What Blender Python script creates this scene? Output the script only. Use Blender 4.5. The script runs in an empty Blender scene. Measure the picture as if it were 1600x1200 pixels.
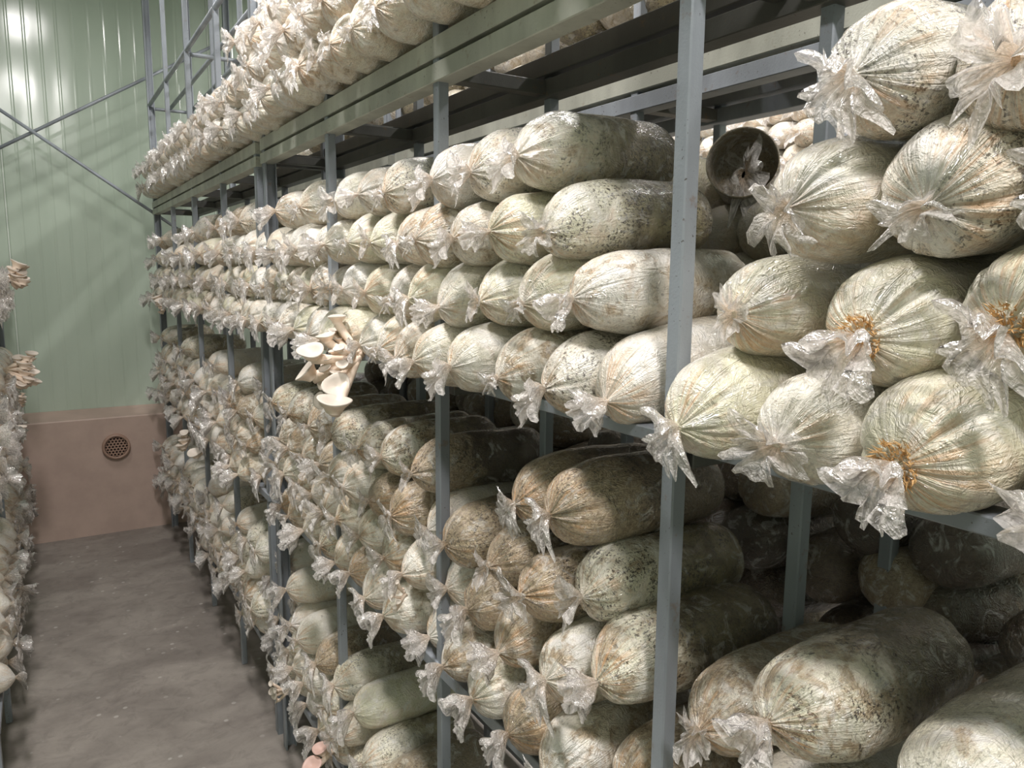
import bpy, bmesh, math, random
import numpy as np
from mathutils import Vector, Matrix

# ------------------------------------------------------------------ camera, world, lights, exposure
scene = bpy.context.scene
COL = scene.collection
CAM_H = 1.701
yaw, pitch, roll = 0.551032, 0.145575, 0.008674
fwd = Vector((math.sin(yaw)*math.cos(pitch), math.cos(yaw)*math.cos(pitch), -math.sin(pitch)))
rt = Vector((math.cos(yaw), -math.sin(yaw), 0.0))
up = rt.cross(fwd)
r2 = math.cos(roll)*rt + math.sin(roll)*up
u2 = -math.sin(roll)*rt + math.cos(roll)*up
cam_data = bpy.data.cameras.new('camera')
cam_data.sensor_width = 36.0
cam_data.lens = 36.0*1190.0/1600.0
cam_data.clip_start = 0.02
cam = bpy.data.objects.new('camera', cam_data)
M = Matrix(((r2.x, u2.x, -fwd.x, 0), (r2.y, u2.y, -fwd.y, 0), (r2.z, u2.z, -fwd.z, CAM_H), (0, 0, 0, 1)))
cam.matrix_world = M
COL.objects.link(cam)
scene.camera = cam

scene.view_settings.view_transform = 'Standard'
scene.view_settings.look = 'None'
scene.view_settings.gamma = 1.0
scene.view_settings.use_curve_mapping = False
scene.view_settings.exposure = 0.0

world = bpy.data.worlds.new('hall_ambience')
scene.world = world
world.use_nodes = True
bg = world.node_tree.nodes['Background']
bg.inputs[0].default_value = (0.93, 0.97, 1.0, 1)
bg.inputs[1].default_value = 0.20


def area(name, loc, sx, sy, power, color=(1.0, 0.955, 0.94), rot=(0, 0, 0)):
    l = bpy.data.lights.new(name, 'AREA')
    l.shape = 'RECTANGLE'
    l.size, l.size_y = sx, sy
    l.energy = power
    l.color = color
    o = bpy.data.objects.new(name, l)
    o.location = loc
    o.rotation_euler = rot
    COL.objects.link(o)
    return o

# fluorescent battens above the aisle, and above the next aisle behind the racks
for y, w in ((-0.75, 60), (1.65, 68), (4.05, 20)):
    area('aisle_tube_lamp', (0.0, y, 3.55), 0.16, 0.62, w)
for y in (0.2, 2.2, 4.2):
    area('next_aisle_tube_lamp', (2.15, y, 3.55), 0.16, 1.25, 46)

# ------------------------------------------------------------------ helpers
rng = random.Random(7)


def link(o, parent=None):
    COL.objects.link(o)
    if parent is not None:
        o.parent = parent
    return o


def mesh_from(name, verts, faces, mat=None, smooth=False, uvs=None):
    me = bpy.data.meshes.new(name)
    me.from_pydata([tuple(v) for v in verts], [], faces)
    if uvs is not None:
        lay = me.uv_layers.new(name='UVMap')
        flat = np.empty(len(me.loops)*2, dtype=np.float32)
        k = 0
        for f, fu in zip(faces, uvs):
            for a in fu:
                flat[k] = a[0]; flat[k+1] = a[1]; k += 2
        lay.data.foreach_set('uv', flat)
    if smooth:
        me.polygons.foreach_set('use_smooth', [True]*len(me.polygons))
    if mat:
        me.materials.append(mat)
    me.update()
    return me


class MB:
    """collects boxes, bars and tubes for one mesh"""
    def __init__(self):
        self.bm = bmesh.new()

    def box(self, x0, x1, y0, y1, z0, z1, bev=0.0):
        r = bmesh.ops.create_cube(self.bm, size=1.0)
        for v in r['verts']:
            v.co = Vector(((x0+x1)/2+v.co.x*(x1-x0), (y0+y1)/2+v.co.y*(y1-y0), (z0+z1)/2+v.co.z*(z1-z0)))
        if bev > 0:
            es = list({e for v in r['verts'] for e in v.link_edges})
            bmesh.ops.bevel(self.bm, geom=es, offset=bev, segments=1, affect='EDGES')
        return self

    def tube(self, a, b, r, n=10):
        a, b = Vector(a), Vector(b)
        d = (b-a).normalized()
        e = d.orthogonal().normalized(); f = d.cross(e)
        rings = []
        for p in (a, b):
            rings.append([self.bm.verts.new(p+r*(math.cos(2*math.pi*i/n)*e+math.sin(2*math.pi*i/n)*f)) for i in range(n)])
        for i in range(n):
            j = (i+1) % n
            self.bm.faces.new((rings[0][i], rings[0][j], rings[1][j], rings[1][i]))
        self.bm.faces.new(rings[0][::-1]); self.bm.faces.new(rings[1])
        return self

    def prism(self, pts, axis, a0, a1):
        """extrude a 2D outline along x or y or z"""
        def P(u, v, w):
            return {'x': (w, u, v), 'y': (u, w, v), 'z': (u, v, w)}[axis]
        A = [self.bm.verts.new(P(u, v, a0)) for u, v in pts]
        B = [self.bm.verts.new(P(u, v, a1)) for u, v in pts]
        n = len(pts)
        for i in range(n):
            j = (i+1) % n
            self.bm.faces.new((A[i], A[j], B[j], B[i]))
        self.bm.faces.new(A[::-1]); self.bm.faces.new(B)
        return self

    def build(self, name, mat, parent=None, smooth=False):
        bmesh.ops.recalc_face_normals(self.bm, faces=self.bm.faces[:])
        me = bpy.data.meshes.new(name)
        self.bm.to_mesh(me); self.bm.free()
        me.materials.append(mat)
        if smooth:
            me.polygons.foreach_set('use_smooth', [True]*len(me.polygons))
        return link(bpy.data.objects.new(name, me), parent)


def empty(name, loc=(0, 0, 0), label=None, cat=None, group=None, kind=None):
    o = bpy.data.objects.new(name, None)
    o.empty_display_size = 0.05
    o.location = loc
    COL.objects.link(o)
    tag(o, label, cat, group, kind)
    return o


def tag(o, label=None, cat=None, group=None, kind=None):
    if label: o['label'] = label
    if cat: o['category'] = cat
    if group: o['group'] = group
    if kind: o['kind'] = kind
    return o

# ------------------------------------------------------------------ node helpers


class NT:
    def __init__(self, name):
        self.mat = bpy.data.materials.new(name)
        self.mat.use_nodes = True
        self.t = self.mat.node_tree
        self.t.nodes.clear()
        self.out = self.t.nodes.new('ShaderNodeOutputMaterial')

    def n(self, typ, **kw):
        nd = self.t.nodes.new(typ)
        for k, v in kw.items():
            if k.startswith('_'):
                setattr(nd, k[1:], v)
            else:
                s = nd.inputs[k.replace('~', ' ')] if isinstance(k, str) else nd.inputs[k]
                self.put(s, v)
        return nd

    def put(self, s, v):
        if isinstance(v, bpy.types.NodeSocket):
            self.t.links.new(v, s)
        else:
            s.default_value = v

    def math(self, op, a, b=None, c=None, clamp=False):
        nd = self.t.nodes.new('ShaderNodeMath'); nd.operation = op; nd.use_clamp = clamp
        for i, v in enumerate((a, b, c)):
            if v is not None: self.put(nd.inputs[i], v)
        return nd.outputs[0]

    def noise(self, vec, scale, detail=3.0, rough=0.55, dist=0.0):
        nd = self.t.nodes.new('ShaderNodeTexNoise')
        self.put(nd.inputs['Vector'], vec)
        self.put(nd.inputs['Scale'], scale); self.put(nd.inputs['Detail'], detail)
        self.put(nd.inputs['Roughness'], rough); self.put(nd.inputs['Distortion'], dist)
        return nd.outputs[0]

    def ramp(self, v, lo, hi, a=0.0, b=1.0):
        nd = self.t.nodes.new('ShaderNodeMapRange')
        nd.interpolation_type = 'SMOOTHSTEP'
        self.put(nd.inputs['Value'], v)
        self.put(nd.inputs['From Min'], lo); self.put(nd.inputs['From Max'], hi)
        self.put(nd.inputs['To Min'], a); self.put(nd.inputs['To Max'], b)
        return nd.outputs[0]

    def mix(self, f, a, b):
        nd = self.t.nodes.new('ShaderNodeMix'); nd.data_type = 'RGBA'
        self.put(nd.inputs[0], f); self.put(nd.inputs[6], a); self.put(nd.inputs[7], b)
        return nd.outputs[2]

    def scalevec(self, v, s):
        nd = self.t.nodes.new('ShaderNodeMapping')
        self.put(nd.inputs['Vector'], v)
        nd.inputs['Scale'].default_value = s
        return nd.outputs[0]

    def bump(self, h, strength, dist, normal=None):
        nd = self.t.nodes.new('ShaderNodeBump')
        self.put(nd.inputs['Height'], h)
        self.put(nd.inputs['Strength'], strength); self.put(nd.inputs['Distance'], dist)
        if normal is not None: self.put(nd.inputs['Normal'], normal)
        return nd.outputs[0]

    def bsdf(self, **kw):
        nd = self.t.nodes.new('ShaderNodeBsdfPrincipled')
        for k, v in kw.items():
            self.put(nd.inputs[k.replace('_', ' ')], v)
        self.t.links.new(nd.outputs[0], self.out.inputs[0])
        return nd


def srgb(r, g, b):
    f = lambda c: (c/255/12.92) if c/255 <= 0.04045 else ((c/255+0.055)/1.055)**2.4
    return (f(r), f(g), f(b), 1.0)

# ------------------------------------------------------------------ materials


def mat_bag(name, source):
    """substrate wrapped in clear film; four tint amounts ride on the object colour (or on a mesh attribute)"""
    T = NT(name)
    tc = T.n('ShaderNodeTexCoord')
    if source == 'object':
        oi = T.n('ShaderNodeObjectInfo')
        sep = T.n('ShaderNodeSeparateColor', Color=oi.outputs['Color'])
        alpha = oi.outputs['Alpha']
        rnd = oi.outputs['Random']
    else:
        at = T.n('ShaderNodeAttribute', _attribute_name='tint')
        sep = T.n('ShaderNodeSeparateColor', Color=at.outputs['Color'])
        alpha = at.outputs['Alpha']
        rnd = 0.37
    brown, back, speck = sep.outputs[0], sep.outputs[1], sep.outputs[2]
    off = T.math('MULTIPLY', rnd, 40.0)
    add = T.n('ShaderNodeVectorMath', _operation='ADD')
    T.put(add.inputs[0], tc.outputs['Object'])
    cx = T.n('ShaderNodeCombineXYZ', X=off, Y=off, Z=off)
    T.put(add.inputs[1], cx.outputs[0])
    P = add.outputs[0]
    uv = T.n('ShaderNodeSeparateXYZ', Vector=tc.outputs['UV'])
    V = uv.outputs[1]
    # streak coordinates: stretched along the bag and off the knot
    strk = T.n('ShaderNodeCombineXYZ', X=T.math('MULTIPLY', uv.outputs[0], 46.0), Y=T.math('MULTIPLY', V, 5.0), Z=off)
    nlow = T.noise(P, 9.0, 3.0, 0.6)
    nmid = T.noise(P, 30.0, 5.0, 0.68, 0.6)
    nmid2 = T.noise(P, 17.0, 4.0, 0.7, 1.0)
    nhi = T.noise(P, 150.0, 3.0, 0.7, 0.4)
    nstr = T.noise(strk.outputs[0], 1.0, 3.0, 0.6, 0.4)
    white = srgb(243, 239, 233)
    cream = srgb(240, 230, 213)
    green = srgb(230, 226, 198)
    c = T.mix(T.ramp(nlow, 0.35, 0.62), white, cream)
    c = T.mix(T.math('MULTIPLY', alpha, T.ramp(nmid2, 0.3, 0.62)), c, green)
    # brown substrate showing through the mycelium
    thr = T.math('MULTIPLY_ADD', brown, -0.40, 0.70)
    bm_ = T.ramp(nmid, thr, T.math('ADD', thr, 0.16))
    bcol = T.mix(T.ramp(nhi, 0.4, 0.6), srgb(146, 122, 92), srgb(188, 166, 132))
    # tan wash and fine crumbs along the underside
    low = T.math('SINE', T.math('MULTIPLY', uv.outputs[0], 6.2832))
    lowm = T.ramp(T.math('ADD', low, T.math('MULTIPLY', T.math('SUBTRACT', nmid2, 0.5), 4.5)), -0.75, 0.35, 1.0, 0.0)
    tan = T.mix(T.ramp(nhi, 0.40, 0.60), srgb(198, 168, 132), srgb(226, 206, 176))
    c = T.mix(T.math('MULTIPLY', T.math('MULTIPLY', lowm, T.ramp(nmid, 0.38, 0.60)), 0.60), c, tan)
    c = T.mix(T.math('MULTIPLY', bm_, 0.85), c, bcol)
    # rear half less colonised, shelf shade painted in too: olive to dark brown
    zone = T.ramp(T.math('ADD', V, T.math('MULTIPLY', T.math('SUBTRACT', nmid2, 0.5), 0.55)), 0.26, 0.52)
    zcol = T.mix(T.ramp(nmid, 0.35, 0.62), srgb(104, 90, 64), srgb(166, 156, 118))
    zdark = T.mix(T.math('MULTIPLY', brown, 0.85), zcol, srgb(72, 56, 46))
    c = T.mix(T.math('MULTIPLY', zone, T.math('MULTIPLY', back, 0.9)), c, zdark)
    # dark crumbs of substrate in drifts
    drift = T.ramp(nmid2, 0.42, 0.58)
    crumb = T.ramp(T.noise(P, 235.0, 3.0, 0.7, 0.5), 0.51, 0.59)
    c = T.mix(T.math('MULTIPLY', T.math('MULTIPLY', drift, crumb), T.math('MULTIPLY', speck, 0.95)), c, srgb(62, 52, 42))
    few = T.ramp(T.noise(P, 75.0, 2.0, 0.5), 0.68, 0.73)
    c = T.mix(T.math('MULTIPLY', few, 0.45), c, srgb(96, 78, 56))
    # amber liquor gathered in the pleats around the knot
    near = T.ramp(V, 0.01, 0.20, 1.0, 0.0)
    amber = T.math('MULTIPLY', T.math('MULTIPLY', near, T.ramp(nstr, 0.46, 0.62)), T.ramp(nlow, 0.40, 0.58))
    c = T.mix(T.math('MULTIPLY', amber, 0.75), c, srgb(206, 156, 104))
    # film standing off the substrate in milky patches
    lift = T.ramp(T.noise(P, 24.0, 4.0, 0.65, 1.5), 0.54, 0.66)
    c = T.mix(T.math('MULTIPLY', lift, 0.40), c, srgb(243, 242, 240))
    # milky film gathers
    haze = T.math('MULTIPLY', T.ramp(V, 0.05, 0.42, 1.0, 0.12), T.ramp(T.noise(strk.outputs[0], 1.7, 2.0, 0.6, 0.8), 0.55, 0.72))
    c = T.mix(T.math('MULTIPLY', haze, 0.30), c, srgb(244, 240, 234))
    # relief: gathers off the knot plus crinkled film
    n1 = T.math('MULTIPLY', T.math('ABSOLUTE', T.math('SUBTRACT', T.noise(strk.outputs[0], 0.9, 3.0, 0.55, 1.2), 0.5)), T.ramp(V, 0.06, 0.5, 1.0, 0.35))
    n2 = T.math('ABSOLUTE', T.math('SUBTRACT', T.noise(P, 48.0, 3.0, 0.6, 2.2), 0.5))
    n3 = T.noise(P, 26.0, 2.0, 0.5)
    h = T.math('ADD', T.math('MULTIPLY', n1, 0.9), T.math('ADD', T.math('MULTIPLY', n2, 1.0), T.math('MULTIPLY', n3, 0.8)))
    nb = T.bump(h, 0.8, 0.008)
    n4 = T.math('ABSOLUTE', T.math('SUBTRACT', T.noise(P, 95.0, 2.0, 0.5, 2.5), 0.5))
    film = T.bump(T.math('ADD', T.math('MULTIPLY', n1, 0.8), T.math('ADD', T.math('MULTIPLY', n2, 1.5), T.math('MULTIPLY', n4, 0.6))), 1.0, 0.0085)
    T.bsdf(Base_Color=c, Roughness=T.ramp(nhi, 0.3, 0.7, 0.28, 0.48), Normal=nb, Coat_Weight=1.0,
           Coat_Roughness=0.07, Coat_IOR=1.6, Coat_Normal=film, Specular_IOR_Level=0.7)
    return T.mat


def mat_film():
    T = NT('clear_film')
    tc = T.n('ShaderNodeTexCoord')
    P = tc.outputs['Object']
    uv = T.n('ShaderNodeSeparateXYZ', Vector=tc.outputs['UV'])
    st = T.n('ShaderNodeCombineXYZ', X=T.math('MULTIPLY', uv.outputs[0], 30.0), Y=T.math('MULTIPLY', uv.outputs[1], 3.0), Z=0.0)
    ns = T.noise(st.outputs[0], 1.0, 3.0, 0.6, 0.8)
    a = T.ramp(ns, 0.32, 0.64, 0.34, 0.86)
    a = T.math('ADD', a, T.ramp(uv.outputs[1], 0.0, 0.4, 0.30, 0.0), clamp=True)
    nb = T.bump(T.math('ADD', ns, T.noise(P, 110.0, 2.0, 0.5, 1.0)), 0.8, 0.006)
    tint = T.mix(T.ramp(uv.outputs[1], 0.05, 0.6), srgb(248, 230, 210), srgb(252, 247, 243))
    df = T.n('ShaderNodeBsdfDiffuse', Color=tint, Normal=nb)
    tr = T.n('ShaderNodeBsdfTranslucent', Color=tint, Normal=nb)
    gl = T.n('ShaderNodeBsdfGlossy', Color=(1, 1, 1, 1), Roughness=0.2, Normal=nb)
    fr = T.n('ShaderNodeFresnel', IOR=1.5, Normal=nb)
    m1 = T.n('ShaderNodeMixShader'); T.put(m1.inputs[0], 0.5); T.put(m1.inputs[1], df.outputs[0]); T.put(m1.inputs[2], tr.outputs[0])
    tp = T.n('ShaderNodeBsdfTransparent')
    m2 = T.n('ShaderNodeMixShader'); T.put(m2.inputs[0], a); T.put(m2.inputs[1], tp.outputs[0]); T.put(m2.inputs[2], m1.outputs[0])
    m3 = T.n('ShaderNodeMixShader'); T.put(m3.inputs[0], T.math('MULTIPLY', fr.outputs[0], 0.60, clamp=True)); T.put(m3.inputs[1], m2.outputs[0]); T.put(m3.inputs[2], gl.outputs[0])
    T.t.links.new(m3.outputs[0], T.out.inputs[0])
    return T.mat


def mat_metal(name, col, rust, seed):
    T = NT(name)
    tc = T.n('ShaderNodeTexCoord')
    geo = T.n('ShaderNodeNewGeometry')
    P = geo.outputs['Position']
    big = T.noise(T.scalevec(P, (7, 7, 2.2)), 1.0 + seed*0.01, 4.0, 0.6)
    c = T.mix(T.ramp(big, 0.35, 0.68), tuple(x*0.8 for x in col[:3])+(1,), tuple(min(1, x*1.15) for x in col[:3])+(1,))
    sp = T.ramp(T.noise(P, 190.0, 2.0, 0.6), 0.66, 0.72)
    sp = T.math('MULTIPLY', sp, T.ramp(T.noise(P, 11.0, 2.0, 0.5), 0.42, 0.6))
    c = T.mix(T.math('MULTIPLY', sp, rust), c, srgb(70, 56, 44))
    st = T.math('MULTIPLY', T.ramp(T.noise(P, 36.0, 4.0, 0.7), 0.60, 0.72), rust*0.55)
    c = T.mix(st, c, srgb(128, 98, 66))
    nb = T.bump(T.noise(P, 260.0, 2.0), 0.25, 0.0012)
    T.bsdf(Base_Color=c, Roughness=0.45, Metallic=0.15, Normal=nb, Specular_IOR_Level=0.5)
    return T.mat


def mat_plain(name, col, rough=0.5, var=0.08, scale=20.0, bump=0.0, coat=0.0):
    T = NT(name)
    tc = T.n('ShaderNodeTexCoord')
    P = tc.outputs['Object']
    n = T.noise(P, scale, 4.0, 0.6)
    lo = tuple(x*(1-var) for x in col[:3])+(1,)
    hi = tuple(min(1, x*(1+var)) for x in col[:3])+(1,)
    c = T.mix(T.ramp(n, 0.3, 0.7), lo, hi)
    kw = {}
    if bump: kw['Normal'] = T.bump(T.noise(P, scale*6, 3.0), bump, 0.002)
    T.bsdf(Base_Color=c, Roughness=rough, Coat_Weight=coat, Coat_Roughness=0.08, **kw)
    return T.mat


def mat_floor():
    T = NT('damp_concrete')
    tc = T.n('ShaderNodeTexCoord')
    P = tc.outputs['Object']
    a = T.noise(T.scalevec(P, (1.0, 1.6, 1)), 2.2, 6.0, 0.65, 0.4)
    b = T.noise(P, 14.0, 5.0, 0.7, 0.8)
    c = T.mix(T.ramp(a, 0.32, 0.68), srgb(126, 119, 113), srgb(154, 147, 139))
    c = T.mix(T.math('MULTIPLY', T.ramp(b, 0.45, 0.7), 0.35), c, srgb(98, 93, 88))
    # pale scuffs and droplets
    sc = T.ramp(T.noise(T.scalevec(P, (5, 16, 1)), 1.0, 5.0, 0.75, 1.4), 0.64, 0.76)
    c = T.mix(T.math('MULTIPLY', sc, 0.4), c, srgb(158, 152, 146))
    vo = T.n('ShaderNodeTexVoronoi', _feature='F1')
    T.put(vo.inputs['Vector'], P); vo.inputs['Scale'].default_value = 22.0; vo.inputs['Randomness'].default_value = 1.0
    dots = T.ramp(vo.outputs['Distance'], 0.14, 0.24, 1.0, 0.0)
    where = T.ramp(T.noise(P, 3.1, 2.0, 0.5), 0.46, 0.56)
    sel = T.ramp(T.n('ShaderNodeSeparateColor', Color=vo.outputs['Color']).outputs[0], 0.55, 0.6)
    dm = T.math('MULTIPLY', T.math('MULTIPLY', dots, sel), where)
    c = T.mix(T.math('MULTIPLY', dm, 0.65), c, srgb(186, 182, 176))
    T.bsdf(Base_Color=c, Roughness=T.ramp(a, 0.3, 0.7, 0.42, 0.7), Normal=T.bump(b, 0.25, 0.004))
    return T.mat


def mat_wall():
    T = NT('green_sandwich_panel')
    tc = T.n('ShaderNodeTexCoord')
    P = tc.outputs['Object']
    a = T.noise(T.scalevec(P, (3, 1, 0.5)), 1.0, 4.0, 0.6)
    c = T.mix(T.ramp(a, 0.3, 0.7), srgb(172, 186, 170), srgb(182, 195, 180))
    nb = T.bump(T.noise(T.scalevec(P, (2.5, 1, 0.8)), 1.0, 2.0), 0.5, 0.02)
    T.bsdf(Base_Color=c, Roughness=0.16, Normal=nb, Specular_IOR_Level=0.5)
    return T.mat


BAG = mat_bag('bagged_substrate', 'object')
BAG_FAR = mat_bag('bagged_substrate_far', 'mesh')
FILM = mat_film()
STEEL = mat_metal('grey_painted_steel', srgb(148, 154, 161), 0.8, 1)
STEEL_G = mat_metal('greenish_painted_steel', srgb(188, 190, 178), 0.75, 2)
STEEL_D = mat_metal('dark_painted_steel', srgb(92, 92, 88), 0.9, 3)
WALL = mat_wall()
SEAM = mat_plain('panel_joint_sealant', srgb(206, 214, 204), 0.4)
FLOOR = mat_floor()
CURB = mat_plain('brown_painted_concrete', srgb(184, 162, 150), 0.55, 0.07, 6.0, 0.15)
CEIL = mat_plain('ceiling_panel', srgb(196, 206, 196), 0.5, 0.03)
VENT = mat_plain('vent_plastic', srgb(160, 132, 116), 0.45, 0.05)
HOLE = mat_plain('vent_dark', srgb(52, 40, 34), 0.7, 0.05)
CAP = mat_plain('mushroom_cap', srgb(206, 196, 184), 0.5, 0.04, 40.0)
CAP_PINK = mat_plain('mushroom_cap_pinkish', srgb(206, 172, 160), 0.45, 0.06, 40.0)
STEM = mat_plain('mushroom_stem', srgb(242, 222, 202), 0.55, 0.05, 60.0, 0.3)
STRAW = mat_plain('exposed_straw', srgb(204, 164, 110), 0.7, 0.3, 90.0)

# ------------------------------------------------------------------ setting
floor = MB().box(-2.6, 3.4, -2.2, 5.75, -0.12, 0.0).build('floor', FLOOR)
tag(floor, kind='structure')
ceiling = MB().box(-2.6, 3.4, -2.2, 5.75, 3.9, 4.0).build('ceiling', CEIL)
tag(ceiling, kind='structure')

for nm, a in (('wall_right', (3.30, 3.40, -2.2, 5.75)), ('wall_left', (-2.60, -2.50, -2.2, 5.75)), ('wall_front', (-2.6, 3.4, -2.2, -2.1))):
    tag(MB().box(a[0], a[1], a[2], a[3], 0.0, 3.9).build(nm, WALL), kind='structure')
WALL_Y = 5.66
wall = empty('wall_back', (0, WALL_Y, 0), kind='structure')
core = MB().box(-2.6, 3.4, 0.03, 0.09, 0.0, 3.9).build('core_board', WALL, wall)


def panel(x0, x1):
    """one ribbed wall sheet: shallow grooves every 9 cm"""
    pts = [(x0, 0.03), (x0, 0.004), (x0+0.006, 0.0)]
    x = x0+0.075
    while x < x1-0.04:
        pts += [(x-0.010, 0.0), (x-0.003, 0.0014), (x+0.003, 0.0014), (x+0.010, 0.0)]
        x += 0.085
    pts += [(x1-0.006, 0.0), (x1, 0.004), (x1, 0.03)]
    return MB().prism(pts, 'z', 0.72, 3.9).build('panel', WALL, wall)


for x0 in (-2.575, -1.363, -0.151, 1.061, 2.273):
    panel(x0+0.003, x0+1.209)
    MB().box(x0-0.003, x0+0.003, -0.001, 0.02, 0.72, 3.9).build('joint_strip', SEAM, wall)

curb = MB()
curb.prism([(5.42, 0.0), (5.42, 0.755), (5.425, 0.762), (WALL_Y-0.002, 0.79), (WALL_Y-0.002, 0.0)], 'x', -2.6, 3.4)
curb = curb.build('baseboard_back', CURB)
tag(curb, kind='structure')

# round vent let into the curb
vent = empty('vent_cover', (0.34, 5.42, 0.571), 'round brown plastic vent grille on the brown curb of the far wall', 'vent')


def ring_mesh(r0, r1, d0, d1, n=36):
    vs, fs = [], []
    prof = [(r0, -d0), (r0, -d1), (r1-0.006, -d1), (r1, -d1+0.006), (r1, 0.0)]
    for i in range(n):
        a = 2*math.pi*i/n
        for r, d in prof:
            vs.append((r*math.cos(a), d, r*math.sin(a)))
    m = len(prof)
    for i in range(n):
        j = (i+1) % n
        for k in range(m-1):
            fs.append((i*m+k, i*m+k+1, j*m+k+1, j*m+k))
    return vs, fs


vs, fs = ring_mesh(0.066, 0.082, 0.0, 0.032)
link(bpy.data.objects.new('rim', mesh_from('rim', vs, fs, VENT, True)), vent)
b = MB(); b.tube((0, -0.001, 0), (0, -0.006, 0), 0.066, 32); b.build('backing', HOLE, vent)
# honeycomb face: small hexagon rings inside the rim
hb = MB()
s = 0.0115
for i in range(-7, 8):
    for j in range(-7, 8):
        cx = s*math.sqrt(3)*(i+0.5*(j % 2)); cz = s*1.5*j
        if math.hypot(cx, cz) > 0.066: continue
        A = [(cx+s*1.0*math.sin(math.pi/3*k), cz+s*1.0*math.cos(math.pi/3*k)) for k in range(6)]
        B = [(cx+s*0.66*math.sin(math.pi/3*k), cz+s*0.66*math.cos(math.pi/3*k)) for k in range(6)]
        va = [hb.bm.verts.new((x, -0.024, z)) for x, z in A]
        vb = [hb.bm.verts.new((x, -0.024, z)) for x, z in B]
        vc = [hb.bm.verts.new((x, -0.010, z)) for x, z in B]
        for k in range(6):
            l = (k+1) % 6
            hb.bm.faces.new((va[k], va[l], vb[l], vb[k]))
            hb.bm.faces.new((vb[k], vb[l], vc[l], vc[k]))
hb.build('honeycomb', VENT, vent)

# ------------------------------------------------------------------ racks
XF, XB = 0.634, 0.900
TIERS = dict(low=(0.283, 0.305), lower=(0.893, 0.918), middle=(1.495, 1.512))


def rack(name, label, xf, xb, posts, y0, y1, corner, aisle_front=True, top=3.7):
    """steel mushroom rack: posts at both faces, edge beams, mid rails, cross bars"""
    r = empty(name, (xf, (y0+y1)/2, 0), label, 'rack')
    ox, oy = xf, (y0+y1)/2
    w = 0.022

    def bx(nm, x0, x1, a0, a1, z0, z1, mat, bev=0.0015):
        MB().box(x0-ox, x1-ox, a0-oy, a1-oy, z0, z1, bev).build(nm, mat, r)
    for y in posts:
        wide = y in corner
        for x, s in ((xf, 1), (xb, -1)):
            if wide:
                # folded corner channel: front flange and deep web
                sy = 1 if abs(y-y0) < abs(y-y1) else -1
                m = MB()
                m.box(x-ox, x-ox+s*0.040, y-oy-0.004, y-oy+0.004, 0, top)
                m.box(x-ox, x-ox+s*0.005, y-oy, y-oy+sy*0.032, 0, top)
                m.box(x-ox+s*0.036, x-ox+s*0.040, y-oy, y-oy+sy*0.020, 0, top)
                m.build('post', STEEL, r)
            else:
                bx('post', min(x, x+s*w), max(x, x+s*w), y-w/2, y+w/2, 0.0, top, STEEL, 0.002)
    fm = STEEL_G
    # doubled top beams with the dark slit between them
    for x, s, m in ((xf, 1, fm), (xb, -1, STEEL_D if aisle_front else STEEL)):
        a, c = sorted((x-s*0.004, x+s*0.036))
        bx('upper_beam', a, c, y0, y1, 2.081, 2.118, m)
        bx('lower_beam', a, c, y0, y1, 2.040, 2.073, m if aisle_front else STEEL)
    bx('slat', xf+0.082, xf+0.108, y0, y1, 2.094, 2.116, STEEL_D)
    for y in posts:
        bx('cross_bar', xf+0.035, xb-0.035, y-0.015, y+0.015, 2.045, 2.071, STEEL_D)
        bx('cross_bar', xf+0.035, xb-0.035, y+0.05, y+0.075, 2.060, 2.086, STEEL_D)
    for nm, (z0, z1) in TIERS.items():
        bx('edge_beam', xf-0.004, xf+0.034, y0, y1, z0, z1, STEEL)
        bx('edge_beam', xb-0.034, xb+0.004, y0, y1, z0, z1, STEEL)
        bx('slat', xf+0.12, xf+0.155, y0, y1, z0, z1-0.002, STEEL_D)
        for y in posts:
            bx('cross_bar', xf+0.03, xb-0.03, y-0.013, y+0.013, z0-0.03, z0-0.004, STEEL_D)
    # bare rails of the empty top tier
    for x in (xf+0.010, (xf+xb)/2, xb-0.010):
        MB().tube((x-ox, y0-oy, 2.70), (x-ox, y1-oy, 2.70), 0.011, 10).build('top_rail', STEEL, r, True)
    for y in (posts[0], posts[len(posts)//2], posts[-1]):
        MB().tube((xf-ox+0.01, y-oy, 2.685), (xb-ox-0.01, y-oy, 2.685), 0.010, 10).build('top_cross_bar', STEEL, r, True)
    return r


NEAR_POSTS = [0.03, 0.669, 1.306, 1.934, 2.582]
FAR_POSTS = [2.664, 3.262, 3.940, 4.620, 5.365]
rack('mushroom_rack', 'grey steel rack of bags nearest the camera, in front of the far bay', XF, XB, NEAR_POSTS, 0.015, 2.590, (0.03, 2.582))
rack('mushroom_rack', 'grey steel rack of bags running from double upright to far green wall', XF, XB, FAR_POSTS, 2.656, 5.380, (2.664, 5.365))
rack('mushroom_rack', 'grey steel rack standing behind the nearest rack, seen between its bags', 1.10, 1.37, NEAR_POSTS, 0.015, 2.590, (0.03, 2.582), False)
rack('mushroom_rack', 'grey steel rack by the far wall behind the far bay of bags', 1.10, 1.37, FAR_POSTS, 2.656, 5.380, (2.664, 5.365), False)
LXF, LXB = -0.205, -0.470
rack('mushroom_rack', 'rack beyond the next aisle glimpsed through gaps behind the bags', 2.69, 2.96, FAR_POSTS, 2.656, 5.380, (2.664, 5.365))
rack('mushroom_rack', 'near part of rack beyond the next aisle, behind the right-hand bags', 2.69, 2.96, NEAR_POSTS, 0.015, 2.590, (0.03, 2.582))
rack('mushroom_rack', 'rack of bags across the aisle at the picture edge opposite the long rack', LXB, LXF, [2.664, 3.262, 3.940, 4.620, 5.365], 2.656, 5.380, (2.664, 5.365), False)

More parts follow.
